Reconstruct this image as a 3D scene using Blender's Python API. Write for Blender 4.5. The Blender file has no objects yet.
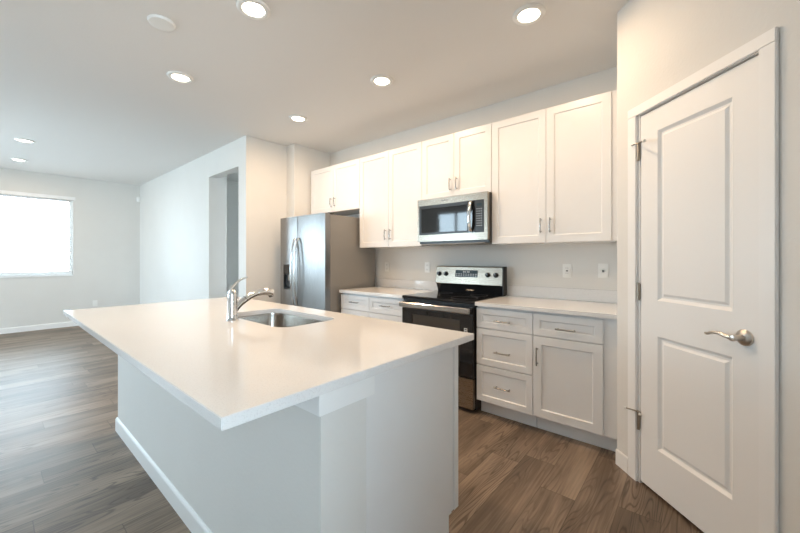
import bpy, bmesh, math, random
from mathutils import Vector, Matrix
random.seed(4)
S = bpy.context.scene
C = S.collection
PI = math.pi

# ------------------------------------------------------------ camera
cam_d = bpy.data.cameras.new('camera'); cam = bpy.data.objects.new('camera', cam_d); C.objects.link(cam)
cam.location = (1.3819, -3.2159, 1.2673)
cam.rotation_euler = (PI/2, 0, math.radians(40.365))
cam_d.sensor_width = 36; cam_d.lens = 351.224*36/800
cam_d.shift_y = (258.22-266.5)/800*1.0
cam_d.clip_start = .05
S.camera = cam

# ------------------------------------------------------------ world and exposure
S.view_settings.view_transform = 'Standard'; S.view_settings.look = 'None'
S.view_settings.gamma = 1; S.view_settings.exposure = 0.16
WORLD = 15.5
LAMP_W = 11.8
LAMP_COL = (1.0, .70, .44)
w = bpy.data.worlds.new('daylight'); S.world = w; w.use_nodes = True
nt = w.node_tree; bg = nt.nodes['Background']
tc = nt.nodes.new('ShaderNodeTexCoord'); sx = nt.nodes.new('ShaderNodeSeparateXYZ')
cr = nt.nodes.new('ShaderNodeValToRGB'); mr = nt.nodes.new('ShaderNodeMapRange')
mr.inputs[1].default_value = -1; mr.inputs[2].default_value = 1
nt.links.new(tc.outputs['Generated'], sx.inputs[0]); nt.links.new(sx.outputs['Z'], mr.inputs[0])
nt.links.new(mr.outputs[0], cr.inputs[0]); nt.links.new(cr.outputs[0], bg.inputs[0])
e = cr.color_ramp.elements
e[0].position = .44; e[0].color = (.58, .72, .80, 1)
e[1].position = .52; e[1].color = (.66, .86, 1.0, 1)
bg.inputs[1].default_value = WORLD
S.cycles.use_guiding = True; S.cycles.sample_clamp_indirect = 6; S.cycles.diffuse_bounces = 8; S.cycles.max_bounces = 16

# ------------------------------------------------------------ materials
def mat(name, col, rough=.5, metal=0, spec=.5, coat=0, noise=0, nscale=8, bump=0, bscale=200, aniso=0):
    m = bpy.data.materials.new(name); m.use_nodes = True
    n = m.node_tree; b = n.nodes['Principled BSDF']
    b.inputs['Base Color'].default_value = (*col, 1)
    b.inputs['Roughness'].default_value = rough; b.inputs['Metallic'].default_value = metal
    b.inputs['Specular IOR Level'].default_value = spec
    if coat: b.inputs['Coat Weight'].default_value = coat; b.inputs['Coat Roughness'].default_value = .04
    if aniso: b.inputs['Anisotropic'].default_value = aniso
    t = n.nodes.new('ShaderNodeTexCoord')
    if noise:
        z = n.nodes.new('ShaderNodeTexNoise'); z.inputs['Scale'].default_value = nscale; z.inputs['Detail'].default_value = 4
        r = n.nodes.new('ShaderNodeMapRange'); r.inputs[1].default_value = .3; r.inputs[2].default_value = .7
        r.inputs[3].default_value = 1-noise; r.inputs[4].default_value = 1+noise*.5
        mx = n.nodes.new('ShaderNodeMix'); mx.data_type = 'RGBA'; mx.blend_type = 'MULTIPLY'; mx.inputs[0].default_value = 1
        mx.inputs[6].default_value = (*col, 1)
        n.links.new(t.outputs['Object'], z.inputs['Vector']); n.links.new(z.outputs[0], r.inputs[0])
        n.links.new(r.outputs[0], mx.inputs[7]); n.links.new(mx.outputs[2], b.inputs['Base Color'])
    if bump:
        z = n.nodes.new('ShaderNodeTexNoise'); z.inputs['Scale'].default_value = bscale; z.inputs['Detail'].default_value = 2
        bp = n.nodes.new('ShaderNodeBump'); bp.inputs['Strength'].default_value = bump; bp.inputs['Distance'].default_value = .002
        n.links.new(t.outputs['Object'], z.inputs['Vector']); n.links.new(z.outputs[0], bp.inputs['Height'])
        n.links.new(bp.outputs[0], b.inputs['Normal'])
    return m
M = {}
M['wall'] = mat('wall_paint', (.74, .73, .705), .75, noise=.015, nscale=3, bump=.35, bscale=70)
M['ceil'] = mat('ceiling_paint', (.80, .79, .775), .8, bump=.4, bscale=60)
M['trim'] = mat('trim_paint', (.87, .87, .865), .35, noise=.01)
M['door'] = mat('door_paint', (.85, .85, .845), .38, bump=.08, bscale=90)
M['cab'] = mat('cabinet_paint', (.81, .815, .82), .32, noise=.01)
M['cabin'] = mat('cabinet_interior', (.75, .70, .62), .5)
M['kick'] = mat('toe_kick_paint', (.80, .81, .82), .45)
M['nickel'] = mat('satin_nickel', (.62, .58, .53), .28, 1)
M['bronze'] = mat('hinge_nickel', (.42, .37, .31), .35, 1)
M['chrome'] = mat('chrome', (.86, .87, .88), .07, 1)
M['pull'] = mat('pull_metal', (.36, .35, .34), .25, 1)
M['rubber'] = mat('white_rubber', (.85, .85, .82), .5)
M['black'] = mat('black_enamel', (.015, .015, .016), .28)
M['blackglass'] = mat('black_glass', (.012, .013, .015), .05, spec=.6)
M['gap'] = mat('dark_gap', (.03, .03, .03), .6)
M['ovenglass'] = mat('oven_glass', (.05, .045, .04), .06, spec=.6)
M['plastic'] = mat('white_plastic', (.86, .86, .84), .3)
M['fridge_side'] = mat('grey_enamel', (.27, .25, .225), .45, metal=.15)
M['display'] = mat('display_panel', (.03, .05, .06), .12)
M['mark'] = mat('printed_mark', (.55, .58, .6), .5)
M['darkmark'] = mat('dark_print', (.12, .12, .13), .5)
M['satin'] = mat('satin_steel', (.62, .62, .61), .18, 1)
M['upper_pull'] = mat('upper_pull_metal', (.48, .47, .46), .2, 1)
M['blind'] = mat('blind_vinyl', (.9, .9, .9), .5)
M['sinksteel'] = mat('sink_steel', (.44, .42, .39), .22, 1, aniso=.3)

def steel(name, col, rough, axis):
    m = mat(name, col, rough, 1); n = m.node_tree; b = n.nodes['Principled BSDF']
    t = n.nodes.new('ShaderNodeTexCoord'); mp = n.nodes.new('ShaderNodeMapping')
    sc = [900, 900, 900]; sc[axis] = 6; mp.inputs['Scale'].default_value = sc
    z = n.nodes.new('ShaderNodeTexNoise'); z.inputs['Scale'].default_value = 1; z.inputs['Detail'].default_value = 2
    r = n.nodes.new('ShaderNodeMapRange'); r.inputs[3].default_value = rough-.05; r.inputs[4].default_value = rough+.07
    n.links.new(t.outputs['Object'], mp.inputs[0]); n.links.new(mp.outputs[0], z.inputs['Vector'])
    n.links.new(z.outputs[0], r.inputs[0]); n.links.new(r.outputs[0], b.inputs['Roughness'])
    return m
M['steel'] = steel('brushed_steel', (.38, .335, .28), .27, 0)
M['steelv'] = steel('brushed_steel_vertical', (.27, .265, .26), .28, 2)

def quartz():
    m = mat('white_quartz', (.84, .82, .79), .10, spec=.6); n = m.node_tree; b = n.nodes['Principled BSDF']
    t = n.nodes.new('ShaderNodeTexCoord'); z = n.nodes.new('ShaderNodeTexNoise')
    z.inputs['Scale'].default_value = 260; z.inputs['Detail'].default_value = 3
    r = n.nodes.new('ShaderNodeValToRGB'); e = r.color_ramp.elements
    e[0].position = .30; e[0].color = (.72, .71, .705, 1); e[1].position = .46; e[1].color = (.81, .805, .80, 1)
    n.links.new(t.outputs['Object'], z.inputs['Vector']); n.links.new(z.outputs[0], r.inputs[0])
    n.links.new(r.outputs[0], b.inputs['Base Color']); return m
M['quartz'] = quartz()

def floor_mat():
    m = bpy.data.materials.new('vinyl_plank_floor'); m.use_nodes = True
    n = m.node_tree; b = n.nodes['Principled BSDF']; L = n.links.new
    def N(k, **kw):
        q = n.nodes.new(k)
        for a, v in kw.items(): setattr(q, a, v)
        return q
    def MA(op, a, bb=None, c=None):
        q = N('ShaderNodeMath', operation=op)
        for i, v in enumerate((a, bb, c)):
            if v is None: continue
            if isinstance(v, (int, float)): q.inputs[i].default_value = v
            else: L(v, q.inputs[i])
        return q.outputs[0]
    t = N('ShaderNodeTexCoord'); s = N('ShaderNodeSeparateXYZ'); L(t.outputs['Object'], s.inputs[0])
    X, Y = s.outputs['X'], s.outputs['Y']
    W, LN = .178, 1.22
    xr = MA('DIVIDE', X, W); row = MA('FLOOR', xr); fx = MA('FRACT', xr)
    wn = N('ShaderNodeTexWhiteNoise', noise_dimensions='1D'); L(row, wn.inputs['W'])
    yr = MA('ADD', MA('DIVIDE', Y, LN), wn.outputs['Value']); col = MA('FLOOR', yr); fy = MA('FRACT', yr)
    cv = N('ShaderNodeCombineXYZ'); L(row, cv.inputs[0]); L(col, cv.inputs[1])
    w2 = N('ShaderNodeTexWhiteNoise', noise_dimensions='2D'); L(cv.outputs[0], w2.inputs['Vector'])
    rnd = w2.outputs['Value']
    # grain coordinate: shifted per plank
    gx = MA('ADD', X, MA('MULTIPLY', rnd, 37.0)); gy = MA('ADD', Y, MA('MULTIPLY', rnd, 91.0))
    g = N('ShaderNodeCombineXYZ'); L(gx, g.inputs[0]); L(gy, g.inputs[1])
    mp = N('ShaderNodeMapping'); mp.inputs['Scale'].default_value = (7, .7, 1); L(g.outputs[0], mp.inputs[0])
    n1 = N('ShaderNodeTexNoise'); n1.inputs['Scale'].default_value = 1; n1.inputs['Detail'].default_value = 2; L(mp.outputs[0], n1.inputs['Vector'])
    rings = MA('FRACT', MA('MULTIPLY', n1.outputs[0], 24.0))
    rings = MA('ABSOLUTE', MA('SUBTRACT', rings, .5))
    mp2 = N('ShaderNodeMapping'); mp2.inputs['Scale'].default_value = (90, 3.5, 1); L(g.outputs[0], mp2.inputs[0])
    n2 = N('ShaderNodeTexNoise'); n2.inputs['Scale'].default_value = 1; n2.inputs['Detail'].default_value = 4; L(mp2.outputs[0], n2.inputs['Vector'])
    mp3 = N('ShaderNodeMapping'); mp3.inputs['Scale'].default_value = (6, 1.2, 1); L(g.outputs[0], mp3.inputs[0])
    n3 = N('ShaderNodeTexNoise'); n3.inputs['Scale'].default_value = 1; n3.inputs['Detail'].default_value = 3; L(mp3.outputs[0], n3.inputs['Vector'])
    rg = N('ShaderNodeMapRange'); rg.interpolation_type = 'SMOOTHSTEP'; rg.inputs[1].default_value = 0; rg.inputs[2].default_value = .22; L(rings, rg.inputs[0])
    mp4 = N('ShaderNodeMapping'); mp4.inputs['Scale'].default_value = (3, .8, 1); L(g.outputs[0], mp4.inputs[0])
    n4 = N('ShaderNodeTexNoise'); n4.inputs['Scale'].default_value = 1; n4.inputs['Detail'].default_value = 1; L(mp4.outputs[0], n4.inputs['Vector'])
    msk = N('ShaderNodeMapRange'); msk.inputs[1].default_value = .42; msk.inputs[2].default_value = .62; L(n4.outputs[0], msk.inputs[0])
    rgm = MA('SUBTRACT', 1.0, MA('MULTIPLY', MA('SUBTRACT', 1.0, rg.outputs[0]), msk.outputs[0]))
    v = MA('ADD', MA('MULTIPLY', rgm, .42), MA('MULTIPLY', n2.outputs[0], .6))
    v = MA('ADD', v, MA('MULTIPLY', n3.outputs[0], 1.15))
    v = MA('ADD', v, MA('MULTIPLY', rnd, .24))
    cr = N('ShaderNodeValToRGB'); L(MA('DIVIDE', v, 2.0), cr.inputs[0])
    e = cr.color_ramp.elements
    e[0].position = .40; e[0].color = (.055, .041, .031, 1)
    e[1].position = .87; e[1].color = (.32, .245, .18, 1)
    k = e.new(.655); k.color = (.15, .110, .08, 1)
    # seams
    ex = MA('MINIMUM', fx, MA('SUBTRACT', 1.0, fx)); ey = MA('MINIMUM', fy, MA('SUBTRACT', 1.0, fy))
    sm = MA('MINIMUM', MA('MULTIPLY', ex, W), MA('MULTIPLY', ey, LN))
    sr = N('ShaderNodeMapRange'); sr.inputs[1].default_value = .0005; sr.inputs[2].default_value = .0028; sr.inputs[3].default_value = .55; sr.inputs[4].default_value = 1
    L(sm, sr.inputs[0])
    mx = N('ShaderNodeMix', data_type='RGBA', blend_type='MULTIPLY'); mx.inputs[0].default_value = 1
    L(cr.outputs[0], mx.inputs[6]); L(sr.outputs[0], mx.inputs[7]); L(mx.outputs[2], b.inputs['Base Color'])
    b.inputs['Roughness'].default_value = .42; b.inputs['Specular IOR Level'].default_value = .32
    bp = N('ShaderNodeBump'); bp.inputs['Strength'].default_value = .25; bp.inputs['Distance'].default_value = .001
    L(MA('ADD', n2.outputs[0], MA('MULTIPLY', rings, .6)), bp.inputs['Height']); L(bp.outputs[0], b.inputs['Normal'])
    return m
M['floor'] = floor_mat()

def glass_mat():
    m = bpy.data.materials.new('window_glass'); m.use_nodes = True; n = m.node_tree
    n.nodes.remove(n.nodes['Principled BSDF']); o = n.nodes['Material Output']
    t = n.nodes.new('ShaderNodeBsdfTransparent'); g = n.nodes.new('ShaderNodeBsdfGlossy'); g.inputs['Roughness'].default_value = 0
    f = n.nodes.new('ShaderNodeFresnel'); f.inputs[0].default_value = 1.45; x = n.nodes.new('ShaderNodeMixShader')
    n.links.new(f.outputs[0], x.inputs[0]); n.links.new(t.outputs[0], x.inputs[1]); n.links.new(g.outputs[0], x.inputs[2]); n.links.new(x.outputs[0], o.inputs[0])
    return m
M['glass'] = glass_mat()
def emit(name, col, s):
    m = bpy.data.materials.new(name); m.use_nodes = True; b = m.node_tree.nodes['Principled BSDF']
    b.inputs['Base Color'].default_value = (.9, .9, .9, 1)
    b.inputs['Emission Color'].default_value = (*col, 1); b.inputs['Emission Strength'].default_value = s; return m
M['lens'] = emit('lit_lens', (1, .88, .70), 10.0)

# ------------------------------------------------------------ mesh helpers
ORG = {}
def tag(o, label=None, cat=None, group=None, kind=None):
    if label: o['label'] = label
    if cat: o['category'] = cat
    if group: o['group'] = group
    if kind: o['kind'] = kind
    return o
def thing(name, loc, label, cat, group=None):
    o = bpy.data.objects.new(name, None); C.objects.link(o); o.location = loc; o.empty_display_size = .1
    ORG[o.name] = Vector(loc); return tag(o, label, cat, group)
def build(name, bm, m, parent=None, origin=None, smooth=None, bevel=0, seg=2):
    """link bm (world coordinates) as one mesh object"""
    bmesh.ops.recalc_face_normals(bm, faces=bm.faces)
    if bevel:
        es = [e for e in bm.edges if len(e.link_faces) == 2 and e.calc_face_angle(0) > .6]
        bmesh.ops.bevel(bm, geom=es, offset=bevel, segments=seg, affect='EDGES', clamp_overlap=True)
        if smooth is None: smooth = 40
    og = ORG[parent.name] if parent else Vector(origin or (0, 0, 0))
    bmesh.ops.translate(bm, verts=bm.verts, vec=-og)
    me = bpy.data.meshes.new(name); bm.to_mesh(me); bm.free()
    mats = m if isinstance(m, (list, tuple)) else [m]
    for k in mats: me.materials.append(k if not isinstance(k, str) else M[k])
    if smooth is not None:
        for p in me.polygons: p.use_smooth = True
        me.set_sharp_from_angle(angle=math.radians(smooth))
    o = bpy.data.objects.new(name, me); C.objects.link(o)
    if bevel:
        wm = o.modifiers.new('weighted', 'WEIGHTED_NORMAL'); wm.keep_sharp = True; wm.weight = 100
    if parent: o.parent = parent
    else: o.location = og
    ORG[o.name] = og
    return o
def BM(): return bmesh.new()
def box(bm, x0, x1, y0, y1, z0, z1, mi=0):
    v = [bm.verts.new((x, y, z)) for x in (x0, x1) for y in (y0, y1) for z in (z0, z1)]
    for f in ((0,1,3,2),(4,6,7,5),(0,4,5,1),(2,3,7,6),(0,2,6,4),(1,5,7,3)):
        q = bm.faces.new([v[i] for i in f]); q.material_index = mi
    return bm
def bx(*a): return box(BM(), *a)
def xform(bm, M4): bmesh.ops.transform(bm, matrix=M4, verts=bm.verts); return bm
def prism(bm, pts, axis, a0, a1):
    """extrude polygon pts along axis ('x','y','z'); pts are the two other coordinates in order"""
    def P(p, a):
        return {'x': (a, p[0], p[1]), 'y': (p[0], a, p[1]), 'z': (p[0], p[1], a)}[axis]
    A = [bm.verts.new(P(p, a0)) for p in pts]; B = [bm.verts.new(P(p, a1)) for p in pts]
    bm.faces.new(A); bm.faces.new(B[::-1]); n = len(pts)
    for i in range(n): bm.faces.new((A[i], A[(i+1) % n], B[(i+1) % n], B[i]))
    return bm
def cyl(bm, c, axis, r, h, n=32, r2=None):
    """cylinder from c along axis vector"""
    ax = Vector(axis).normalized(); q = ax.to_track_quat('Z', 'Y').to_matrix().to_4x4()
    g = bmesh.ops.create_cone(bm, cap_ends=True, segments=n, radius1=r, radius2=r if r2 is None else r2, depth=h,
                              matrix=Matrix.Translation(Vector(c)+ax*h/2) @ q)
    return bm
def tube(bm, pts, rad, n=14, flat=None, up=None, caps=True):
    """rad: number or list; flat: (a,b) scale of the section along side / up"""
    P = [Vector(p) for p in pts]; R = rad if isinstance(rad, (list, tuple)) else [rad]*len(P)
    rings = []; prev = Vector(up) if up else None
    for i, p in enumerate(P):
        t = (P[min(i+1, len(P)-1)]-P[max(i-1, 0)]).normalized()
        if prev is None: prev = Vector((0, 0, 1)) if abs(t.z) < .9 else Vector((1, 0, 0))
        u = (prev - t*prev.dot(t)).normalized(); s = t.cross(u); prev = u
        fa, fb = flat if flat else (1, 1)
        rings.append([bm.verts.new(p + s*math.cos(k*2*PI/n)*R[i]*fa + u*math.sin(k*2*PI/n)*R[i]*fb) for k in range(n)])
    for a, b in zip(rings, rings[1:]):
        for k in range(n): bm.faces.new((a[k], a[(k+1) % n], b[(k+1) % n], b[k]))
    if caps: bm.faces.new(rings[0][::-1]); bm.faces.new(rings[-1])
    return bm
def smoothpath(pts, k=8):
    P = [Vector(p) for p in pts]; P = [2*P[0]-P[1]]+P+[2*P[-1]-P[-2]]; out = []
    for i in range(1, len(P)-2):
        for j in range(k):
            t = j/k; a, b, c, d = P[i-1], P[i], P[i+1], P[i+2]
            out.append(.5*((2*b)+(c-a)*t+(2*a-5*b+4*c-d)*t*t+(3*b-a-3*c+d)*t**3))
    out.append(P[-2]); return out
def lathe(bm, prof, c, axis=(0, 0, 1), n=40):
    ax = Vector(axis).normalized(); q = ax.to_track_quat('Z', 'Y').to_matrix(); c = Vector(c); rings = []
    for r, z in prof:
        if r < 1e-6: rings.append([bm.verts.new(c+ax*z)])
        else: rings.append([bm.verts.new(c+q@Vector((r*math.cos(k*2*PI/n), r*math.sin(k*2*PI/n), z))) for k in range(n)])
    for a, b in zip(rings, rings[1:]):
        for k in range(n):
            if len(a) == 1 and len(b) == 1: continue
            if len(a) == 1: bm.faces.new((a[0], b[k], b[(k+1) % n]))
            elif len(b) == 1: bm.faces.new((a[k], a[(k+1) % n], b[0]))
            else: bm.faces.new((a[k], a[(k+1) % n], b[(k+1) % n], b[k]))
    return bm
def rrect(x0, x1, y0, y1, r, n=6):
    o = []
    for cx, cy, a0 in ((x1-r, y1-r, 0), (x0+r, y1-r, PI/2), (x0+r, y0+r, PI), (x1-r, y0+r, 1.5*PI)):
        for k in range(n+1): o.append((cx+r*math.cos(a0+k*PI/2/n), cy+r*math.sin(a0+k*PI/2/n)))
    return o
def panel_front(bm, x0, x1, z0, z1, yf, yb, holes, prof):
    """a slab facing -Y whose front has rectangular panels sunk by prof [(inset, depth)...]"""
    xs = sorted({x0, x1, *[h[0] for h in holes], *[h[1] for h in holes]})
    zs = sorted({z0, z1, *[h[2] for h in holes], *[h[3] for h in holes]})
    V = {}
    def v(x, y, z):
        k = (round(x, 5), round(y, 5), round(z, 5))
        if k not in V: V[k] = bm.verts.new((x, y, z))
        return V[k]
    for i in range(len(xs)-1):
        for j in range(len(zs)-1):
            a, b, c, d = xs[i], xs[i+1], zs[j], zs[j+1]
            if any(h[0] <= a+1e-6 and b <= h[1]+1e-6 and h[2] <= c+1e-6 and d <= h[3]+1e-6 for h in holes): continue
            bm.faces.new((v(a, yf, c), v(b, yf, c), v(b, yf, d), v(a, yf, d)))
    for h in holes:
        pr = [(0, 0)]+list(prof)
        for (i0, d0), (i1, d1) in zip(pr, pr[1:]):
            A = [(h[0]+i0, h[2]+i0), (h[1]-i0, h[2]+i0), (h[1]-i0, h[3]-i0), (h[0]+i0, h[3]-i0)]
            B = [(h[0]+i1, h[2]+i1), (h[1]-i1, h[2]+i1), (h[1]-i1, h[3]-i1), (h[0]+i1, h[3]-i1)]
            for k in range(4):
                l = (k+1) % 4
                bm.faces.new((v(A[k][0], yf+d0, A[k][1]), v(A[l][0], yf+d0, A[l][1]), v(B[l][0], yf+d1, B[l][1]), v(B[k][0], yf+d1, B[k][1])))
        i1, d1 = pr[-1]
        bm.faces.new([v(h[0]+i1, yf+d1, h[2]+i1), v(h[1]-i1, yf+d1, h[2]+i1), v(h[1]-i1, yf+d1, h[3]-i1), v(h[0]+i1, yf+d1, h[3]-i1)])
    # border ring and back
    bot = [(x, z0) for x in xs]; rt = [(x1, z) for z in zs[1:]]; top = [(x, z1) for x in xs[::-1][1:]]; lf = [(x0, z) for z in zs[::-1][1:-1]]
    ring = bot+rt+top+lf
    for k in range(len(ring)):
        a, b = ring[k], ring[(k+1) % len(ring)]
        bm.faces.new((v(a[0], yf, a[1]), v(a[0], yb, a[1]), v(b[0], yb, b[1]), v(b[0], yf, b[1])))
    bm.faces.new([v(p[0], yb, p[1]) for p in ring])
    return bm
def shaker(x0, x1, z0, z1, yf, t=.02, rail=.057):
    g = .0018; x0 += g; x1 -= g; z0 += g; z1 -= g
    return panel_front(BM(), x0, x1, z0, z1, yf, yf+t-.001, [(x0+rail, x1-rail, z0+rail, z1-rail)], [(.004, .007), (.006, .009)])
def pull(c, L, vertical, yf):
    """arched bar pull standing off the face yf"""
    bm = BM(); d = Vector((0, 0, 1)) if vertical else Vector((1, 0, 0)); c = Vector((c[0], yf, c[1])); o = Vector((0, -1, 0))
    pts = [c-d*L/2+o*.026, c-d*L*.25+o*.029, c+o*.030, c+d*L*.25+o*.029, c+d*L/2+o*.026]
    tube(bm, smoothpath(pts, 5), .0055, 10, up=(0, -1, 0))
    for s in (-1, 1): cyl(bm, c+d*s*L*.40-o*.001, o, .005, .027, 12)
    return bm

# ------------------------------------------------------------ room shell
H = 2.78
XL_, XR_, YB = -7.5, 2.45, -6.2
XA, XH, YH = -2.68, -2.86, -1.15
def struct(name, bm, m, parent=None, **k):
    o = build(name, bm, m, parent, **k)
    if not parent: o['kind'] = 'structure'
    return o
bm = BM(); box(bm, XL_-.2, XR_+1.3, YB-.2, 1.2, -.1, 0); struct('floor', bm, 'floor')
bm = BM(); box(bm, XL_-.2, XR_+1.3, YB-.2, 1.2, H, H+.1); struct('ceiling', bm, 'ceil')
def wall(name, axis, at, t, a0, a1, holes=(), m='wall'):
    """wall slab; axis 'x' runs along x at y=at..at+t ; axis 'y' runs along y at x=at..at+t; holes (a0,a1,z0,z1)"""
    bm = BM()
    def b(p, q, z0, z1):
        if q-p < 1e-4 or z1-z0 < 1e-4: return
        y0, y1 = min(at, at+t), max(at, at+t)
        if axis == 'x': box(bm, p, q, y0, y1, z0, z1)
        else: box(bm, y0, y1, p, q, z0, z1)
    cur = a0
    for h in sorted(holes):
        b(cur, h[0], 0, H); b(h[0], h[1], 0, h[2]); b(h[0], h[1], h[3], H); cur = h[1]
    b(cur, a1, 0, H)
    return struct(name, bm, m)
wall('wall_back', 'x', 0, .12, XA-.12, 2.6)
bm = BM(); prism(bm, [(XA, 0), (XA, -.59), (XH, -.59), (XH, YH+.12), (XH-.14, YH+.12), (XH-.14, .12), (XA, .12)], 'z', 0, H)
struct('wall_alcove', bm, 'wall')
OX0, OX1, OZ = -3.973, -3.06, 2.434
wall('wall_hall', 'x', YH, .12, XL_, XH, [(OX0, OX1, 0, OZ)])
# passage beyond the opening
bm = BM(); box(bm, OX0-.12, OX0, YH+.12, -.90, 0, H); box(bm, -5.6, OX0-.12, -.99, -.90, 0, H); struct('wall_passage_left', bm, 'wall')
wall('wall_passage_back', 'x', .30, .12, -5.6, XH-.14)
wall('wall_passage_end', 'y', -5.6, -.12, -.99, .42)
W1 = (-3.62, -2.175, .95, 2.36); W2 = (-6.0, -4.4, .95, 2.36)
wall('wall_living', 'y', XL_, -.16, YB-.16, YH+.12, [W1, W2])
W3 = (-4.5, -3.25, .9, 2.6); DFILL = (-6.9, -5.7, 0, 2.1);  # the glass door is an extra unseen opening, added to light the hall wall
wall('wall_rear', 'x', YB, -.16, XL_, XR_+.2, sorted([W3, DFILL]))
# pantry: return wall, 45 degree wall with a door, and the wall running back past the camera
c0 = Vector((1.0, -.70, 0)); R2 = math.sqrt(.5)
T45 = Matrix(((R2, R2, 0, 1.0), (-R2, R2, 0, -.70), (0, 0, 1, 0), (0, 0, 0, 1)))   # local x = along wall, local -y = into room
wall('wall_pantry_return', 'y', 1.0, .12, -.66, 0)
DS0, DS1, DZ = .165, .823, 2.088
bm = BM()
SE = 2.05
box(bm, 0, DS0, 0, .12, 0, H); box(bm, DS1, SE, 0, .12, 0, H); box(bm, DS0, DS1, 0, .12, DZ, H)
xform(bm, T45); struct('wall_pantry', bm, 'wall')
xe = 1+SE*R2; ye = -.70-SE*R2
WFILL = (-5.4, -3.5, .6, 2.2)  # unseen window, added to brighten the island end panel
wall('wall_right', 'y', XR_, .16, YB, ye+.05, [WFILL])
# inside of the pantry: shallow closet back
wall('wall_pantry_inner', 'y', 2.48, .12, -2.05, 0)

# baseboards
def base_prof(): return [(0, 0), (.013, 0), (.013, .082), (.009, .09), (.004, .095), (0, .095)]
def baseboard(name, p0, p1, n, parent=None, m='trim'):
    """p0->p1 along the wall, n = unit normal into the room"""
    bm = BM(); P0, P1, n = Vector((*p0, 0)), Vector((*p1, 0)), Vector((*n, 0))
    A = [bm.verts.new(P0+n*a+Vector((0, 0, z))) for a, z in base_prof()]
    B = [bm.verts.new(P1+n*a+Vector((0, 0, z))) for a, z in base_prof()]
    bm.faces.new(A); bm.faces.new(B[::-1]); k = len(A)
    for i in range(k): bm.faces.new((A[i], A[(i+1) % k], B[(i+1) % k], B[i]))
    return build(name, bm, m, parent) if parent else struct(name, bm, m)
baseboard('baseboard_living', (XL_, YB), (XL_, YH), (1, 0))
baseboard('baseboard_hall', (XL_+.014, YH), (OX0, YH), (0, -1))
baseboard('baseboard_hall_end', (OX1, YH), (XH+.013, YH), (0, -1))
baseboard('baseboard_alcove', (XH, YH), (XH, -.59), (1, 0))
baseboard('baseboard_rear', (XL_+.014, YB), (DFILL[0]-.06, YB), (0, 1))
baseboard('baseboard_rear_right', (DFILL[1]+.06, YB), (XR_, YB), (0, 1))
baseboard('baseboard_right', (XR_, YB+.014), (XR_, ye), (-1, 0))
bm = BM(); box(bm, .0, .106, -.013, 0, 0, .095); xform(bm, T45); struct('baseboard_pantry', bm, 'trim', bevel=.003)
bm = BM(); box(bm, .88, SE, -.013, 0, 0, .095); xform(bm, T45); struct('baseboard_pantry_right', bm, 'trim', bevel=.003)

# door casing + jamb (trim_1)
bm = BM()
ci, cj = .165, .806
def casing(bm, s0, s1, z0, z1): box(bm, s0, s1, -.016, 0, z0, z1)
casing(bm, .107, ci+.006, 0, 2.074); casing(bm, cj-.002, .864, 0, 2.074); casing(bm, .107, .864, 2.074, 2.128)
xform(bm, T45); trim1 = struct('trim_1', bm, 'trim', bevel=.003)
bm = BM(); box(bm, ci, ci+.018, 0, .118, 0, DZ); box(bm, cj-.001, cj+.017, 0, .118, 0, DZ); box(bm, ci+.018, cj-.001, 0, .118, 2.072, DZ)
box(bm, ci+.018, ci+.03, .045, .057, 0, 2.072); box(bm, cj-.013, cj-.001, .045, .057, 0, 2.072)
xform(bm, T45); struct('jamb', bm, 'trim', trim1)
# pantry door (door_1)
ds0, ds1, dz0, dz1 = .186, .803, .016, 2.064
PR = [(.014, .013), (.024, .013), (.036, .004)]
bm = panel_front(BM(), ds0, ds1, dz0, dz1, .002, .038, [(.303, .692, 1.043, 1.945), (.303, .692, .25, .852)], PR)
xform(bm, T45); door = struct('door_1', bm, 'door', bevel=.0012, seg=1)
for i, z in enumerate((1.866, 1.08, .35)):
    bm = BM(); cyl(bm, (.181, -.007, z-.045), (0, 0, 1), .007, .09, 16)
    for k in (-.046, .046): cyl(bm, (.181, -.007, z+k-.002), (0, 0, 1), .0082, .004, 16)
    box(bm, .174, .181, -.006, -.003, z-.042, z+.042); box(bm, .181, .188, -.001, .0015, z-.042, z+.042)
    xform(bm, T45); hg = build('hinge', bm, 'bronze', door, smooth=40)
    if i != 1:
        zz = z+.05; d = 1 if i == 0 else -1
        bm = BM(); box(bm, .172, .190, -.016, .001, zz-.002, zz+.003)
        sgn = 1 if i == 0 else -1
        tube(bm, [(.181, -.010, zz+.004), (.181+(.095 if i == 0 else -.042), -.05, zz+(-.018 if i == 0 else .006))], .0038, 12)
        tube(bm, [(.181, -.010, zz+.002), (.181-.03*sgn, -.022, zz-.002)], .0035, 12)
        xform(bm, T45); st = build('hinge_stop', bm, 'bronze', hg, smooth=40)
        bm = BM(); cyl(bm, (.181+(.095 if i == 0 else -.042), -.05, zz+(-.018 if i == 0 else .006)), (.6*sgn, -.8, 0), .008, .009, 16)
        cyl(bm, (.181-.03*sgn, -.022, zz-.006), (0, 0, 1), .007, .008, 16)
        # tip pads belong to the stop mesh
        bmesh.ops.recalc_face_normals(bm, faces=bm.faces); xform(bm, T45)
        tmp = bpy.data.meshes.new('t'); bmesh.ops.translate(bm, verts=bm.verts, vec=-ORG[st.name]); bm.to_mesh(tmp); bm.free()
        b2 = BM(); b2.from_mesh(st.data); n0 = len(b2.faces); b2.from_mesh(tmp)
        st.data.materials.append(M['rubber']); b2.faces.ensure_lookup_table()
        for f in b2.faces[n0:]: f.material_index = 1; f.smooth = True
        b2.to_mesh(st.data); b2.free(); bpy.data.meshes.remove(tmp)
bm = BM(); hs, hz = .742, .945
lathe(bm, [(0, 0), (.033, 0), (.0335, .004), (.031, .009), (.022, .013), (.0125, .016), (.0115, .045), (.0135, .052), (.0125, .062), (0, .066)], (hs, .002, hz), (0, -1, 0), 40)
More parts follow.
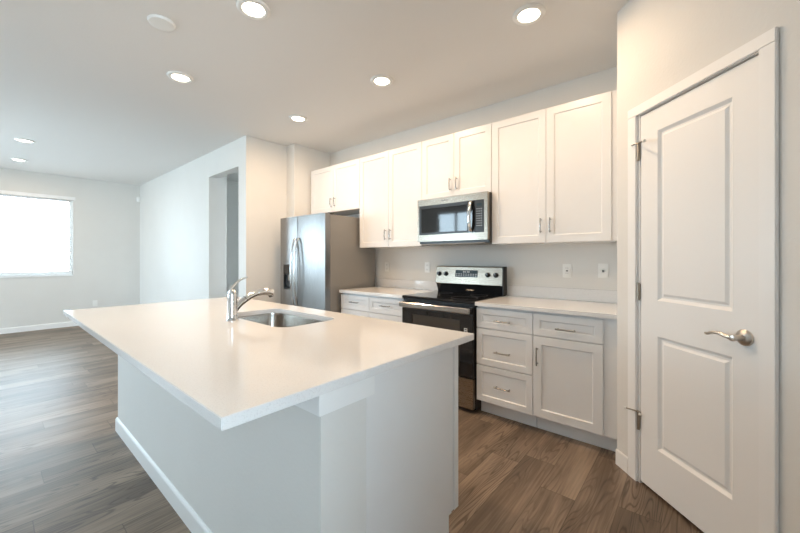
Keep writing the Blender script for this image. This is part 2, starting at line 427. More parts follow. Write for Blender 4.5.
tube(bm, smoothpath([(hs+.004, -.048, hz), (hs-.02, -.054, hz+.001), (hs-.05, -.056, hz+.008), (hs-.08, -.056, hz+.006), (hs-.105, -.054, hz-.004), (hs-.118, -.050, hz-.004)], 5),
     [.0125]*5+[.0115]*6+[.0095]*6+[.0085]*5+[.007]*4, 16, flat=(1, .75))
xform(bm, T45); lv = build('door_handle', bm, 'nickel', door, smooth=50)
bm = bx(cj-.004, cj-.001, .01, .03, .91, .98); 
xform(bm, T45); build('strike_plate', bm, 'nickel', trim1)

# windows: living wall
def window_y(name, W, mullion=True):
    """window in the living wall (x = XL_), frame, mullion, glass, blind, sill"""
    y0, y1, z0, z1 = W; x0, x1 = XL_-.12, XL_-.06; f = .045
    bm = BM()
    for b in ((y0, y0+f, z0, z1), (y1-f, y1, z0, z1), (y0+f, y1-f, z0, z0+f), (y0+f, y1-f, z1-f, z1), ((y0+y1)/2-.025, (y0+y1)/2+.025, z0+f, z1-f))[:5 if mullion else 4]:
        box(bm, x0, x1, b[0], b[1], b[2], b[3])
    o = struct(name, bm, 'trim')
    g = build('glass', bx(XL_-.093, XL_-.087, y0+f, y1-f, z0+f, z1-f), 'glass', o)
    build('sill', bx(XL_-.06, XL_+.012, y0-.0, y1+.0, z0-.012, z0+.006), 'trim', o, bevel=.002)
    return o
def blind_y(W, label, drop=None):
    y0, y1, z0, z1 = W
    t = thing('window_blind', (XL_-.03, (y0+y1)/2, z0+.06), label, 'window blind', None)
    build('head_rail', bx(XL_-.055, XL_+.02, y0-.03, y1+.03, z1-.015, z1+.045), 'blind', t, bevel=.003)
    bm = BM(); n = 30; zt, zb = z1-.03, z0+.085
    for i in range(n):
        z = zt-(zt-zb)*i/(n-1); a = math.radians(12)
        dx, dz = .024*math.cos(a), .024*math.sin(a)
        prism(bm, [(XL_-.028-dx, z+dz), (XL_-.028-dx, z+dz+.0025), (XL_-.028, z+.005), (XL_-.028+dx, z-dz+.0025), (XL_-.028+dx, z-dz), (XL_-.028, z+.0025)], 'y', y0+.008, y1-.008)
    build('slats', bm, 'blind', t)
    build('bottom_rail', bx(XL_-.052, XL_-.004, y0+.008, y1-.008, z0+.046, z0+.076), 'blind', t, bevel=.003)
    for y in (y0+.15, (y0+y1)/2, y1-.15): build('cord', cyl(BM(), (XL_-.028, y, z0+.06), (0, 0, 1), .0012, z1-z0-.06, 6), 'blind', t)
window_y('window_1', W1, False); blind_y(W1, 'white horizontal blind lowered over the bright living room window')
window_y('window_2', W2)
def window_x(name, W, slider=False):
    x0, x1, z0, z1 = W; f = .05; y0, y1 = YB-.12, YB-.06; bm = BM()
    m_ = (x0+x1)/2
    for b in ((x0, x0+f, z0, z1), (x1-f, x1, z0, z1), (x0+f, x1-f, z0, z0+f), (x0+f, x1-f, z1-f, z1), (m_-.03, m_+.03, z0+f, z1-f)):
        box(bm, b[0], b[1], y0, y1, b[2], b[3])
    o = struct(name, bm, 'trim')
    build('glass', bx(x0+f, x1-f, YB-.093, YB-.087, z0+f, z1-f), 'glass', o)
bm = BM(); f = .045; y0, y1, z0, z1 = WFILL  # frame of the added right wall window, there for fill light
for b in ((y0, y0+f, z0, z1), (y1-f, y1, z0, z1), (y0+f, y1-f, z0, z0+f), (y0+f, y1-f, z1-f, z1), ((y0+y1)/2-.025, (y0+y1)/2+.025, z0+f, z1-f)):
    box(bm, XR_+.06, XR_+.12, *b)
o = struct('fill_window', bm, 'trim'); build('glass', bx(XR_+.087, XR_+.093, y0+f, y1-f, z0+f, z1-f), 'glass', o)
window_x('window_3', W3); window_x('fill_door', DFILL)  # rear glass door is added for daylight on the hall wall
# daylight portals: one in each opening, guiding the sky's own light
def portal(loc, rot, a, b):
    l = bpy.data.lights.new('sky_portal', 'AREA'); l.shape = 'RECTANGLE'; l.size = a; l.size_y = b; l.energy = 1
    l.cycles.is_portal = True
    o = bpy.data.objects.new('sky_portal', l); C.objects.link(o); o.location = loc; o.rotation_euler = rot
for W in (W1, W2): portal((XL_-.14, (W[0]+W[1])/2, (W[2]+W[3])/2), (0, -PI/2, 0), W[3]-W[2], W[1]-W[0])
portal((XR_+.14, (WFILL[0]+WFILL[1])/2, (WFILL[2]+WFILL[3])/2), (0, PI/2, 0), WFILL[3]-WFILL[2], WFILL[1]-WFILL[0])
for W in (W3, DFILL): portal(((W[0]+W[1])/2, YB-.14, (W[2]+W[3])/2), (PI/2, 0, 0), W[1]-W[0], W[3]-W[2])

# ------------------------------------------------------------ kitchen run: upper cabinets
UF, UB0, UB1 = -.35, 1.392, 2.457      # door face y, bottom, top
def upper(x0, x1, z0, split, label, hz, filler=None, hsp=.036):
    t = thing('wall_cabinet', ((x0+x1)/2, -.16, z0), label, 'cabinet', 'white shaker wall cabinets')
    g = .0015
    build('body', bx(x0+g, x1-g, UF+.021, -.001, z0, UB1), 'cab', t)
    for a, b, side in ((x0, split, 1), (split, x1, -1)):
        d = build('door', shaker(a, b, z0-.001, UB1-.003, UF), 'cab', t, bevel=.0008, seg=1)
        hx = (b-hsp) if side > 0 else (a+hsp)
        build('handle', pull((hx, hz), .115, True, UF), 'upper_pull', d, smooth=50)
    if filler: build('filler_strip', bx(x1-g, filler, UF+.016, -.25, z0, UB1), 'cab', t)
    return t
upper(-2.65, -1.688, 1.86, -2.17, 'short white two door wall cabinet above the refrigerator', 1.86+.12)
upper(-1.686, -.764, UB0, -1.222, 'tall white two door wall cabinet between the refrigerator cabinet and the microwave', UB0+.135)
upper(-.762, -.002, 1.85, -.384, 'short white two door wall cabinet directly above the microwave', 1.85+.12)
upper(0, .912, UB0, .462, 'widest tall white two door wall cabinet at the right end beside the pantry wall', UB0+.135, .998)

# ------------------------------------------------------------ base cabinets
BF = -.635
def base_cab(x0, x1, fronts, label, filler=None, kick_to=None):
    t = thing('base_cabinet', ((x0+x1)/2, -.3, 0), label, 'cabinet', 'white shaker base cabinets')
    g = .0015
    build('body', bx(x0+g, x1-g, BF+.021, -.001, .115, .882), 'cab', t)
    build('toe_kick', bx(x0+g, (kick_to or x1)-g, BF+.085, BF+.099, 0, .115), 'kick', t)
    for kind, a, b, z0, z1, hd in fronts:
        d = build(kind, shaker(a, b, z0, z1, BF, rail=.057 if kind == 'door' else .046), 'cab', t, bevel=.0008, seg=1)
        if hd[0] == 'h': build('handle', pull((hd[1], hd[2]), .13, False, BF), 'pull', d, smooth=50)
        else: build('handle', pull((hd[1], hd[2]), .13, True, BF), 'pull', d, smooth=50)
    if filler: build('filler_strip', bx(x1-g, filler, BF+.012, -.25, .115, .882), 'cab', t)
    return t
base_cab(.002, .459, [('drawer', .004, .459, .708, .868, ('h', .232, .778)), ('drawer', .004, .459, .412, .704, ('h', .232, .533)), ('drawer', .004, .459, .118, .408, ('h', .232, .262))],
         'white three drawer base cabinet beside the range')
base_cab(.461, .912, [('drawer', .461, .912, .708, .868, ('h', .688, .775)), ('door', .461, .912, .118, .704, ('v', .495, .56))],
         'white base cabinet with one drawer over one door, at the pantry corner', filler=.998, kick_to=.999)
base_cab(-1.686, -.765, [('drawer', -1.684, -1.236, .708, .868, ('h', -1.455, .79)), ('drawer', -1.236, -.767, .708, .868, ('h', -1.0, .79)),
         ('door', -1.684, -1.236, .118, .704, ('v', -1.27, .56)), ('door', -1.236, -.767, .118, .704, ('v', -1.2, .56))],
         'white base cabinet with two side by side drawers between refrigerator and range')
def counter(x0, x1, label):
    t = thing('countertop', ((x0+x1)/2, -.33, .884), label, 'countertop')
    build('slab', bx(x0, x1, -.66, -.001, .884, .914), 'quartz', t, bevel=.002)
    build('backsplash', bx(x0, x1, -.021, -.001, .9145, 1.012), 'quartz', t, bevel=.0015)
counter(-1.69, -.764, 'short white quartz countertop between refrigerator and range')
counter(.002, .998, 'white quartz countertop between the range and the pantry wall')

# ------------------------------------------------------------ refrigerator
FX0, FX1, FY = -2.62, -1.722, -.83
t = thing('refrigerator', ((FX0+FX1)/2, -.42, 0), 'stainless steel side by side refrigerator with ice dispenser', 'refrigerator')
build('body', bx(FX0+.004, FX1-.004, FY+.075, -.04, .03, 1.755), 'fridge_side', t, bevel=.004)
for x in (FX0+.06, FX1-.06):
    for y in (FY+.12, -.1): build('foot', cyl(BM(), (x, y, 0), (0, 0, 1), .02, .031, 16), 'black', t)
build('base_grille', bx(FX0+.01, FX1-.01, FY+.045, FY+.075, .02, .09), 'black', t)
FSX = -2.25
def fdoor(x0, x1, hole=None):
    """bowed door front with optional recess"""
    bm = BM(); z0, z1 = .1, 1.765; n = 12
    def yy(x): u = (x-x0)/(x1-x0)*2-1; return FY+.004*u*u
    xs = [x0+(x1-x0)*i/n for i in range(n+1)]
    if hole: xs = sorted(set([x for x in xs if all(abs(x-h) > .01 for h in hole[:2])]+list(hole[:2])))
    zs = [z0, z1] if not hole else [z0, hole[2], hole[3], z1]
    V = {}
    def v(x, y, z):
        k = (round(x, 5), round(y, 5), round(z, 5)); V.setdefault(k, None)
        if V[k] is None: V[k] = bm.verts.new((x, y, z))
        return V[k]
    for a, b in zip(xs, xs[1:]):
        for c, d in zip(zs, zs[1:]):
            if hole and a >= hole[0]-1e-6 and b <= hole[1]+1e-6 and c == hole[2]: continue
            bm.faces.new((v(a, yy(a), c), v(b, yy(b), c), v(b, yy(b), d), v(a, yy(a), d)))
        bm.faces.new((v(a, yy(a), z1), v(b, yy(b), z1), v(b, FY+.07, z1), v(a, FY+.07, z1)))
        bm.faces.new((v(a, yy(a), z0), v(b, yy(b), z0), v(b, FY+.07, z0), v(a, FY+.07, z0)))
    for x in (x0, x1):
        ring = [v(x, yy(x), z) for z in zs]+[v(x, FY+.07, z1), v(x, FY+.07, z0)]
        bm.faces.new(ring)
    if hole:
        hx = [x for x in xs if hole[0]-1e-6 <= x <= hole[1]+1e-6]; yd = FY+.06
        for a, b in zip(hx, hx[1:]):
            for z in hole[2:]: bm.faces.new((v(a, yy(a), z), v(b, yy(b), z), v(b, yd, z), v(a, yd, z)))
        for x in hole[:2]: bm.faces.new((v(x, yy(x), hole[2]), v(x, yy(x), hole[3]), v(x, yd, hole[3]), v(x, yd, hole[2])))
    return bm
HO = (-2.545, -2.40, .885, 1.19)
dl = build('freezer_door', fdoor(FX0, FSX-.003, HO), 'steelv', t, smooth=30)
dr = build('fresh_food_door', fdoor(FSX+.003, FX1), 'steelv', t, smooth=30)
disp = build('ice_dispenser', bx(HO[0], HO[1], FY+.055, FY+.06, HO[2], HO[3]), 'blackglass', dl)
bm = BM(); g = .004
box(bm, HO[0], HO[1], FY+.000, FY+.055, 1.075, HO[3])
disp2 = build('dispenser_panel', bm, 'blackglass', dl)
build('dispenser_paddle', bx(-2.49, -2.455, FY+.028, FY+.05, .99, 1.06), 'pull', dl, bevel=.003)
build('drip_tray', bx(HO[0]+.003, HO[1]-.003, FY+.006, FY+.055, HO[2], HO[2]+.012), 'black', dl)
for par, hx in ((dl, FSX-.038), (dr, FSX+.038)):
    y0 = FY+.003
    bm = BM(); pts = [(hx, y0-.002, .675), (hx, y0-.022, .70), (hx, y0-.045, .80), (hx, y0-.062, .95), (hx, y0-.068, 1.09), (hx, y0-.062, 1.23), (hx, y0-.045, 1.38), (hx, y0-.022, 1.48), (hx, y0-.002, 1.505)]
    tube(bm, smoothpath(pts, 5), .013, 14, flat=(1, .62), up=(0, -1, 0))
    build('handle', bm, 'satin', par, smooth=50)
for x in (FX0+.02, FX1-.10): build('hinge_cover', bx(x, x+.08, FY+.072, FY+.13, 1.756, 1.778), 'black', t, bevel=.003)
bm = BM()
for i in range(7): box(bm, -1.86+i*.0075, -1.8545+i*.0075, FY+.0035, FY+.006, 1.694, 1.7+(.004 if i in (0, 3) else 0))
build('badge', bm, 'darkmark', dr)

# ------------------------------------------------------------ range
RX0, RX1 = -.758, -.004
t = thing('range', ((RX0+RX1)/2, -.33, 0), 'stainless steel and black glass electric range between the base cabinets', 'range')
build('body', bx(RX0, RX1, -.628, -.03, .025, .893), 'black', t)
for x in (RX0+.05, RX1-.05):
    for y in (-.58, -.1): build('foot', cyl(BM(), (x, y, 0), (0, 0, 1), .018, .026, 14), 'black', t)
ct = build('cooktop', bx(RX0-.002, RX1+.002, -.668, -.03, .8935, .918), 'blackglass', t, bevel=.006, seg=3)
for cx, cy, rr in ((-.57, -.49, .10), (-.19, -.49, .115), (-.57, -.22, .075), (-.19, -.22, .08)):
    bm = BM(); lathe(bm, [(rr-.0015, .9182), (rr-.0015, .9185), (rr+.0015, .9185), (rr+.0015, .9182)], (cx, cy, 0), n=48)
    build('burner_ring', bm, 'darkmark', ct)
build('front_trim', bx(RX0+.002, RX1-.002, -.652, -.628, .868, .893), 'black', t, bevel=.002)
DY = -.668
bm = panel_front(BM(), RX0+.003, RX1-.003, .288, .863, DY, -.63, [(RX0+.125, RX1-.125, .36, .757)], [(.0015, .003)])
od = build('oven_door', bm, 'black', t, bevel=.002)
build('door_glass', bx(RX0+.128, RX1-.128, DY-.0015, DY+.0028, .364, .753), 'ovenglass', od)
build('door_panel', panel_front(BM(), RX0+.006, RX1-.006, .295, .80, DY-.004, DY+.0, [(RX0+.126, RX1-.126, .362, .755)], [(.001, .0035)]), 'blackglass', od)
bm = BM(); hy = DY-.048
prism(bm, [(hy, .816), (hy-.006, .822), (hy-.006, .856), (hy, .862), (hy+.012, .862), (hy+.016, .840), (hy+.012, .816)], 'x', RX0+.004, RX1-.016)
hd = build('handle', bm, 'satin', od, bevel=.002)
for x in (RX0+.008, RX1-.028): build('handle_mount', bx(x-.004, x+.012, hy+.012, DY, .826, .858), 'black', hd, bevel=.002)
bm = bx(-.088, -.058, DY-.0055, DY-.0045, .655, .692); lab = build('sticker', bm, 'plastic', od)
bm = BM(); box(bm, -.083, -.063, DY-.0064, DY-.0056, .678, .688); box(bm, -.083, -.074, DY-.0064, DY-.0056, .660, .673); box(bm, -.071, -.063, DY-.0064, DY-.0056, .660, .673)
build('sticker_print', bm, 'darkmark', lab)
dw = build('storage_drawer', bx(RX0+.003, RX1-.003, DY, -.63, .035, .278), 'steel', t, bevel=.003)
# backguard
bm = BM(); prism(bm, [(-.075, .918), (-.082, .95), (-.098, .985), (-.108, 1.008), (-.035, 1.008), (-.035, .918)], 'x', RX0+.006, RX1-.004)
build('vent_trim', bm, 'blackglass', t, smooth=60)
bm = BM(); prism(bm, [(-.112, 1.006), (-.114, 1.012), (-.088, 1.178), (-.080, 1.186), (-.03, 1.186), (-.03, 1.006)], 'x', RX0, RX1-.006)
cp = build('control_panel', bm, 'steel', t, bevel=.002)
build('end_cap', bx(RX1-.0058, RX1+.004, -.108, -.026, .92, 1.188), 'black', t, bevel=.002)
def onpanel(x, z, off=0):   # point on sloped panel face
    k = (z-1.012)/(1.178-1.012); return Vector((x, -.114+.026*k-off, z))
nrm = Vector((0, -.166, .026)).normalized()
nrm = Vector((0, -math.cos(math.atan(.026/.166)), math.sin(math.atan(.026/.166))))
for x in (-.716, -.632, -.160, -.076):
    p = onpanel(x, 1.105); bm = BM()
    lathe(bm, [(0, -.001), (.024, -.001), (.024, .004), (.019, .008), (.017, .026), (.0145, .029), (0, .029)], p, nrm, 28)
    kb = build('knob', bm, 'black', cp, smooth=40)
    bm = BM(); q = p+nrm*.0295; box(bm, q.x-.0014, q.x+.0014, q.y-.0012, q.y+.0006, q.z-.002, q.z+.013)
    build('pointer', bm, 'mark', kb)
def on_slope(x0, x1, z0, z1, o0, o1):
    bm = BM(); a, b = onpanel(x0, z0), onpanel(x0, z1); A = [a+nrm*o0, b+nrm*o0, b+nrm*o1, a+nrm*o1]
    return prism(bm, [(v.y, v.z) for v in A], 'x', x0, x1)
ds = build('display', on_slope(-.520, -.268, 1.078, 1.147, -.001, .0022), 'display', cp)
bm = BM()
for i in range(9):
    for z in (1.088, 1.104):
        x = -.510+i*.027
        b_ = on_slope(x, x+.014, z, z+.007, .002, .0029); tm = bpy.data.meshes.new('t'); b_.to_mesh(tm); b_.free(); bm.from_mesh(tm); bpy.data.meshes.remove(tm)
for i, x in enumerate((-.43, -.412, -.388, -.370)):
    b_ = on_slope(x, x+.011, 1.122, 1.138, .002, .0029); tm = bpy.data.meshes.new('t'); b_.to_mesh(tm); b_.free(); bm.from_mesh(tm); bpy.data.meshes.remove(tm)
build('display_marks', bm, 'mark', ds)

# ------------------------------------------------------------ microwave
MX0, MX1, MZ0, MZ1, MF = -.761, -.001, 1.43, 1.845, -.425
t = thing('microwave', ((MX0+MX1)/2, -.2, MZ0), 'stainless steel over the range microwave with black glass door', 'microwave')
build('body', bx(MX0+.003, MX1-.001, MF+.035, -.002, MZ0-.022, MZ1-.002), 'black', t)
build('vent_grille', bx(MX0+.04, MX1-.04, MF+.012, -.05, MZ0-.030, MZ0-.0225), 'fridge_side', t)
bm = panel_front(BM(), MX0, MX1, MZ0, MZ1, MF, MF+.034, [(MX0+.022, MX1-.032, MZ0+.062, MZ1-.062)], [(.002, .004)])
fd = build('front_frame', bm, 'steel', t, bevel=.004, seg=2)
gz0, gz1 = MZ0+.064, MZ1-.064
gd = build('door_glass', bx(MX0+.0245, -.128, MF-.0009, MF+.0038, gz0+.001, gz1-.001), 'blackglass', fd)
cpn = build('control_panel', bx(-.1265, MX1-.0345, MF+.0005, MF+.0038, gz0+.001, gz1-.001), 'black', fd)
bm = panel_front(BM(), MX0+.026, -.185, gz0+.003, gz1-.003, MF-.0022, MF+.0004, [(MX0+.05, -.20, gz0+.022, gz1-.03)], [(.0005, .002)])
build('door_border', bm, 'black', gd)
bm = BM(); hx = -.158
tube(bm, smoothpath([(hx, MF, gz1-.012), (hx, MF-.022, gz1-.022), (hx, MF-.04, gz1-.075), (hx, MF-.046, (gz0+gz1)/2), (hx, MF-.04, gz0+.075), (hx, MF-.022, gz0+.022), (hx, MF, gz0+.012)], 6), .0155, 14, flat=(1, .5), up=(0, -1, 0))
build('handle', bm, 'chrome', gd, smooth=50)
dsp = build('display', bx(-.104, -.058, MF-.0006, MF+.0003, gz1-.055, gz1-.030), 'display', cpn)
bm = BM()
for i in range(3):
    for j in range(8): box(bm, -.107+i*.021, -.096+i*.021, MF-.0008, MF+.0003, gz1-.082-j*.021, gz1-.077-j*.021)
build('keypad_print', bm, 'mark', cpn)
bm = BM()
for i in range(7): box(bm, -.475+i*.011, -.467+i*.011, MF-.0006, MF+.0006, MZ1-.036, MZ1-.0285+(.004 if i in (0, 3) else 0))
build('badge', bm, 'darkmark', fd)

# ------------------------------------------------------------ wall plates
def plate_y(x, z, kind, label, group=None):
    t = thing('wall_outlet' if kind != 'switch' else 'light_switch', (x, 0, z), label, 'outlet' if kind != 'switch' else 'switch', group)
    build('cover_plate', bx(x-.036, x+.036, -.006, -.0005, z-.058, z+.058), 'plastic', t, bevel=.002)
    if kind == 'duplex':
        for k in (-.024, .024):
            bm = BM(); prism(bm, rrect(x-.017, x+.017, z+k-.014, z+k+.014, .009), 'y', -.009, -.0062); r = build('receptacle', bm, 'plastic', t)
            bm = BM(); box(bm, x-.0085, x-.006, -.0096, -.0091, z+k-.003, z+k+.007); box(bm, x+.006, x+.0085, -.0096, -.0091, z+k-.003, z+k+.007); cyl(bm, (x, -.0091, z+k-.008), (0, -1, 0), .0025, .0005, 10)
            build('slots', bm, 'darkmark', r)
    elif kind == 'gfci':
        r = build('receptacle', bx(x-.017, x+.017, -.009, -.0062, z-.034, z+.034), 'plastic', t, bevel=.001)
        bm = BM()
        for k in (-.022, .022):
            box(bm, x-.0085, x-.006, -.0096, -.0091, z+k-.004, z+k+.006); box(bm, x+.006, x+.0085, -.0096, -.0091, z+k-.004, z+k+.006)
        box(bm, x-.008, x+.008, -.0099, -.0091, z-.006, z+.006)
        build('slots', bm, 'darkmark', r)
    else:
        build('toggle', bx(x-.005, x+.005, -.019, -.006, z-.010, z+.006), 'darkmark', t, bevel=.001)
    return t
plate_y(-1.560, 1.161, 'duplex', 'white wall outlet nearest the refrigerator, above the left countertop')
plate_y(-.944, 1.164, 'duplex', 'white wall outlet just left of the range backguard')
plate_y(.526, 1.16, 'gfci', 'white wall outlet above the right countertop')
plate_y(.797, 1.166, 'switch', 'white wall plate with small dark toggle at far right of the backsplash wall')
t = thing('wall_outlet', (XL_, -1.862, .397), 'small white outlet low on the far living room wall', 'outlet')
build('cover_plate', bx(XL_+.0005, XL_+.006, -1.898, -1.826, .339, .455), 'plastic', t, bevel=.002)
for k in (-.024, .024):
    bm = BM(); prism(bm, rrect(-1.879, -1.845, .397+k-.014, .397+k+.014, .009), 'x', XL_+.0062, XL_+.009); build('receptacle', bm, 'plastic', t)
t = thing('motion_sensor', (XL_, -1.19, 2.485), 'small white motion sensor high in the living room corner', 'sensor')
bm = BM(); prism(bm, [(XL_+.001, YH-.001), (XL_+.055, YH-.001), (XL_+.06, YH-.03), (XL_+.03, YH-.06), (XL_+.001, YH-.055)], 'z', 2.435, 2.535)
build('housing', bm, 'plastic', t, bevel=.006)
bm = BM(); prism(bm, [(XL_+.0615, YH-.031), (XL_+.0315, YH-.061), (XL_+.028, YH-.058), (XL_+.058, YH-.028)], 'z', 2.45, 2.50); build('lens', bm, 'blind', t)

# ------------------------------------------------------------ island
IX0, IX1, IY0, IY1 = -1.884, .579, -2.88, -1.733
PX = .55; PY0, PY1 = -2.591, -2.408
t = thing('kitchen_island', (-.65, -2.2, 0), 'kitchen island base with painted half wall and white cabinet panel end', 'kitchen island')
build('half_wall', bx(-1.874, PX, PY0, PY1, 0, .883), 'wall', t)
build('cap_trim', bx(-1.876, PX+.018, PY0-.018, PY1+.022, .819, .8835), 'trim', t, bevel=.0015)
bb = baseboard('baseboard', (-1.887, PY0), (PX+.013, PY0), (0, -1), parent=t)
bm = BM(); box(bm, -1.887, -1.874, PY0, PY1, 0, .095); build('baseboard', bm, 'trim', t)
IC1 = -1.852
bm = BM(); box(bm, -1.86, PX-.02, PY1+.001, IC1-.002, .115, .66); box(bm, -1.86, -.99, PY1+.001, IC1-.002, .66, .882); box(bm, -.13, PX-.02, PY1+.001, IC1-.002, .66, .882)
box(bm, -.99, -.13, IC1-.02, IC1-.002, .66, .882)
build('cabinet_body', bm, 'cab', t)
build('toe_kick', bx(-1.86, PX-.019, IC1-.075, IC1-.062, 0, .115), 'kick', t)
bm = BM(); prism(bm, [(PY1+.001, 0), (-1.905, 0), (-1.905, .146), (IC1+.018, .146), (IC1+.018, .882), (PY1+.001, .882)], 'x', PX-.018, PX-.001)
build('end_panel', bm, 'cab', t, bevel=.001, seg=1)
build('end_stile', bx(PX-.0005, PX+.004, -1.868, IC1+.018, .146, .882), 'cab', t, bevel=.001, seg=1)
TM = Matrix.Rotation(PI, 4, 'Z')   # fronts facing the kitchen aisle (+Y)
xs = [-1.86, -1.25, -1.0, -.565, -.13, .20, PX-.02]
for i, (a, b) in enumerate(((-1.86, -1.25), (-1.25, -1.0), (-1.0, -.565), (-.565, -.13), (-.13, .53))):
    for kind, z0, z1 in (('door', .118, .704), ('drawer', .708, .868)):
        bm = shaker(-b, -a, z0, z1, -(IC1+.018), rail=.05); xform(bm, TM)
        d = build(kind, bm, 'cab', t, bevel=.0008, seg=1)
        if kind == 'door': bm = pull((-b+.036, .6), .13, True, -(IC1+.018))
        else: bm = pull((-(a+b)/2, .788), .13, False, -(IC1+.018))
        xform(bm, TM); build('handle', bm, 'pull', d, smooth=50)

# island countertop with sink cut-out
SX0, SX1, SY0, SY1, SR = -.90, -.215, -2.255, -1.885, .075
def slab_hole(z0, z1):
    bm = BM(); inner = rrect(SX0, SX1, SY0, SY1, SR, 7); n = len(inner); q = n//4
    for z in (z0, z1):
        I = [bm.verts.new((x, y, z)) for x, y in inner]; O = [bm.verts.new(p) for p in ((IX1, IY1, z), (IX0, IY1, z), (IX0, IY0, z), (IX1, IY0, z))]
        for k in range(4):
            seg = I[k*q:(k+1)*q]; bm.faces.new([O[k]]+seg[::-1]) if False else None
            for a, b in zip(seg, seg[1:]): bm.faces.new((O[k], a, b))
            bm.faces.new((O[k], seg[-1], I[((k+1)*q) % n], O[(k+1) % 4]))
        if z == z0: I0, O0 = I, O
    for k in range(n): bm.faces.new((I0[k], I0[(k+1) % n], I[(k+1) % n], I[k]))
    for k in range(4): bm.faces.new((O0[k], O0[(k+1) % 4], O[(k+1) % 4], O[k]))
    bmesh.ops.recalc_face_normals(bm, faces=bm.faces)
    es = [e for e in bm.edges if len(e.link_faces) == 2 and e.calc_face_angle(0) > .6]
    bmesh.ops.bevel(bm, geom=es, offset=.0018, segments=2, affect='EDGES')
    return bm
o = build('island_countertop', slab_hole(.884, .914), 'quartz', origin=(-.65, -2.3, .884))
tag(o, 'large white quartz countertop slab covering the kitchen island', 'countertop')
# sink
t = thing('sink', ((SX0+SX1)/2, (SY0+SY1)/2, .69), 'undermount stainless steel sink set into the island countertop', 'sink')
bm = BM()
def ring(d, z, r): return [bm.verts.new((x, y, z)) for x, y in rrect(SX0-d, SX1+d, SY0-d, SY1+d, r, 7)]
rs = [ring(.02, .8825, SR+.02), ring(.004, .8825, SR+.004), ring(.002, .87, SR), ring(-.004, .73, SR), ring(-.018, .705, SR-.01), ring(-.05, .695, SR-.03), ring(-.16, .692, .02)]
for a, b in zip(rs, rs[1:]):
    n = len(a)
    for k in range(n): bm.faces.new((a[k], a[(k+1) % n], b[(k+1) % n], b[k]))
bm.faces.new(rs[-1])
so = build('basin', bm, 'sinksteel', t, smooth=40)
md = so.modifiers.new('solid', 'SOLIDIFY'); md.thickness = .0012; md.offset = 0
bm = BM(); lathe(bm, [(0, .6935), (.03, .6935), (.036, .6955), (.043, .6955), (.045, .693), (.045, .69)], ((SX0+SX1)/2, (SY0+SY1)/2, 0))
build('drain', bm, 'chrome', t, smooth=40)
# faucet
fx, fy = -.622, -2.318
t = thing('faucet', (fx, fy, .914), 'chrome single lever pull out faucet behind the island sink', 'faucet')
bm = BM(); lathe(bm, [(0, .9145), (.034, .9145), (.034, .919), (.030, .922), (.0285, .95), (.027, 1.0), (.0265, 1.04), (.025, 1.065), (.019, 1.083), (.010, 1.092), (0, 1.094)], (fx, fy, 0), n=40)
build('body', bm, 'chrome', t, smooth=50)
bm = BM(); pts = smoothpath([(fx, fy+.004, .965), (fx, fy+.03, .998), (fx, fy+.072, 1.028), (fx, fy+.115, 1.050), (fx, fy+.155, 1.062), (fx, fy+.185, 1.064)], 6)
nn = len(pts); tube(bm, pts, [.021-.004*min(1, i/(nn*.5)) for i in range(nn)], 18)
sp = build('spout', bm, 'chrome', t, smooth=50)
bm = BM(); pts = smoothpath([(fx, fy+.150, 1.061), (fx, fy+.185, 1.066), (fx, fy+.215, 1.063), (fx, fy+.240, 1.054)], 5)
nn = len(pts); tube(bm, pts, [.019+.004*math.sin(i/(nn-1)*PI*.6) for i in range(nn)], 18)
cyl(bm, (fx, fy+.230, 1.050), (0, .35, -1), .017, .016, 24, .015)
hd = build('spray_head', bm, 'chrome', sp, smooth=50)
bm = BM(); p = Vector((fx, fy+.074, 1.0295)); tg = Vector((0, .043, .032)).normalized()
cyl(bm, p, tg, .0186, .003, 24); build('joint_ring', bm, 'gap', sp, smooth=40)
bm = BM(); cyl(bm, (fx, fy+.2355, 1.0345), (0, .35, -1), .013, .003, 20); build('nozzle', bm, 'gap', hd)
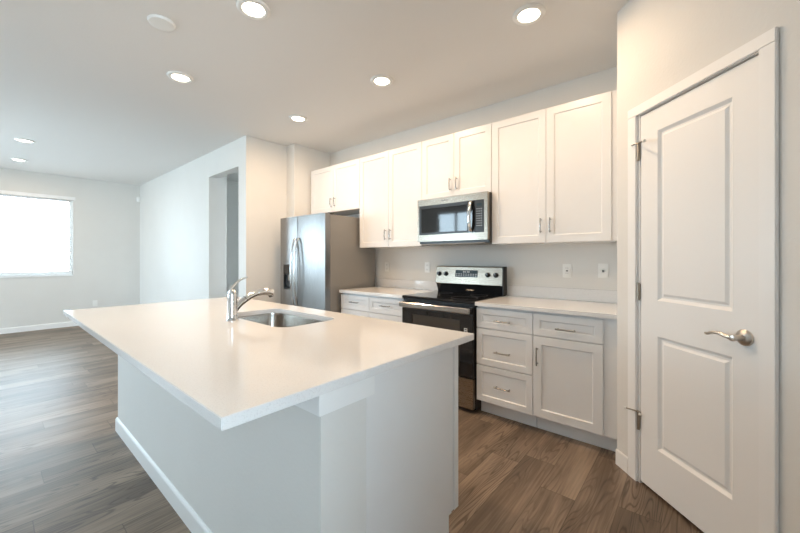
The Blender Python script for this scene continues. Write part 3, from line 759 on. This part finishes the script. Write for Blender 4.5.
bm = BM(); pts = smoothpath([(fx, fy-.016, 1.062), (fx, fy-.010, 1.092), (fx, fy+.012, 1.120), (fx, fy+.045, 1.143), (fx, fy+.088, 1.158)], 6)
nn = len(pts); tube(bm, pts, [.014-.0108*(i/(nn-1))**.5 for i in range(nn)], 14, flat=(1.15, .65))
build('lever', bm, 'chrome', t, smooth=50)

# ------------------------------------------------------------ ceiling fixtures
LP = [(-1.91, -2.17, 'lit ceiling downlight above the far end of the island, just beyond the blank round cover'),
      (-.67, -2.17, 'lit ceiling downlight above the island, largest in view, right of the blank round cover'),
      (-1.91, -1.04, 'ceiling downlight in front of the refrigerator, smallest in the kitchen'),
      (-.67, -1.04, 'ceiling downlight in front of the cabinet over the microwave'),
      (.58, -1.04, 'ceiling downlight nearest the pantry door, at the upper right'),
      (-5.20, -2.90, 'nearer of the two lit ceiling downlights in the living room'),
      (-6.55, -2.90, 'farther of the two lit ceiling downlights, close to the living room window')]
for i, (x, y, lab) in enumerate(LP):
    t = thing('ceiling_downlight', (x, y, H), lab, 'ceiling light', 'round recessed ceiling downlights')
    bm = BM(); lathe(bm, [(.064, -.009), (.072, -.015), (.090, -.012), (.097, -.003), (.097, -.0003), (.064, -.0003), (.064, -.009)], (x, y, H), n=48)
    build('trim_ring', bm, 'plastic', t, smooth=50)
    bm = BM(); lathe(bm, [(0, -.010), (.04, -.0095), (.0635, -.008), (.0635, -.002), (0, -.002)], (x, y, H), n=48)
    build('lens', bm, 'lens', t, smooth=50)
    l = bpy.data.lights.new('downlight_lamp', 'AREA'); l.shape = 'DISK'; l.size = .13; l.energy = LAMP_W*(.72 if i == 4 else 1 if i < 5 else .5); l.color = LAMP_COL
    lo = bpy.data.objects.new('downlight_lamp', l); C.objects.link(lo); lo.parent = t; lo.location = (0, 0, -.016)
t = thing('ceiling_cover', (-1.24, -2.49, H), 'blank round white unlit disc on the ceiling', 'ceiling plate')
bm = BM(); lathe(bm, [(0, -.02), (.058, -.019), (.07, -.015), (.076, -.004), (.076, -.0003), (0, -.0003)], (-1.24, -2.49, H), n=48)
build('cover', bm, 'plastic', t, smooth=40)
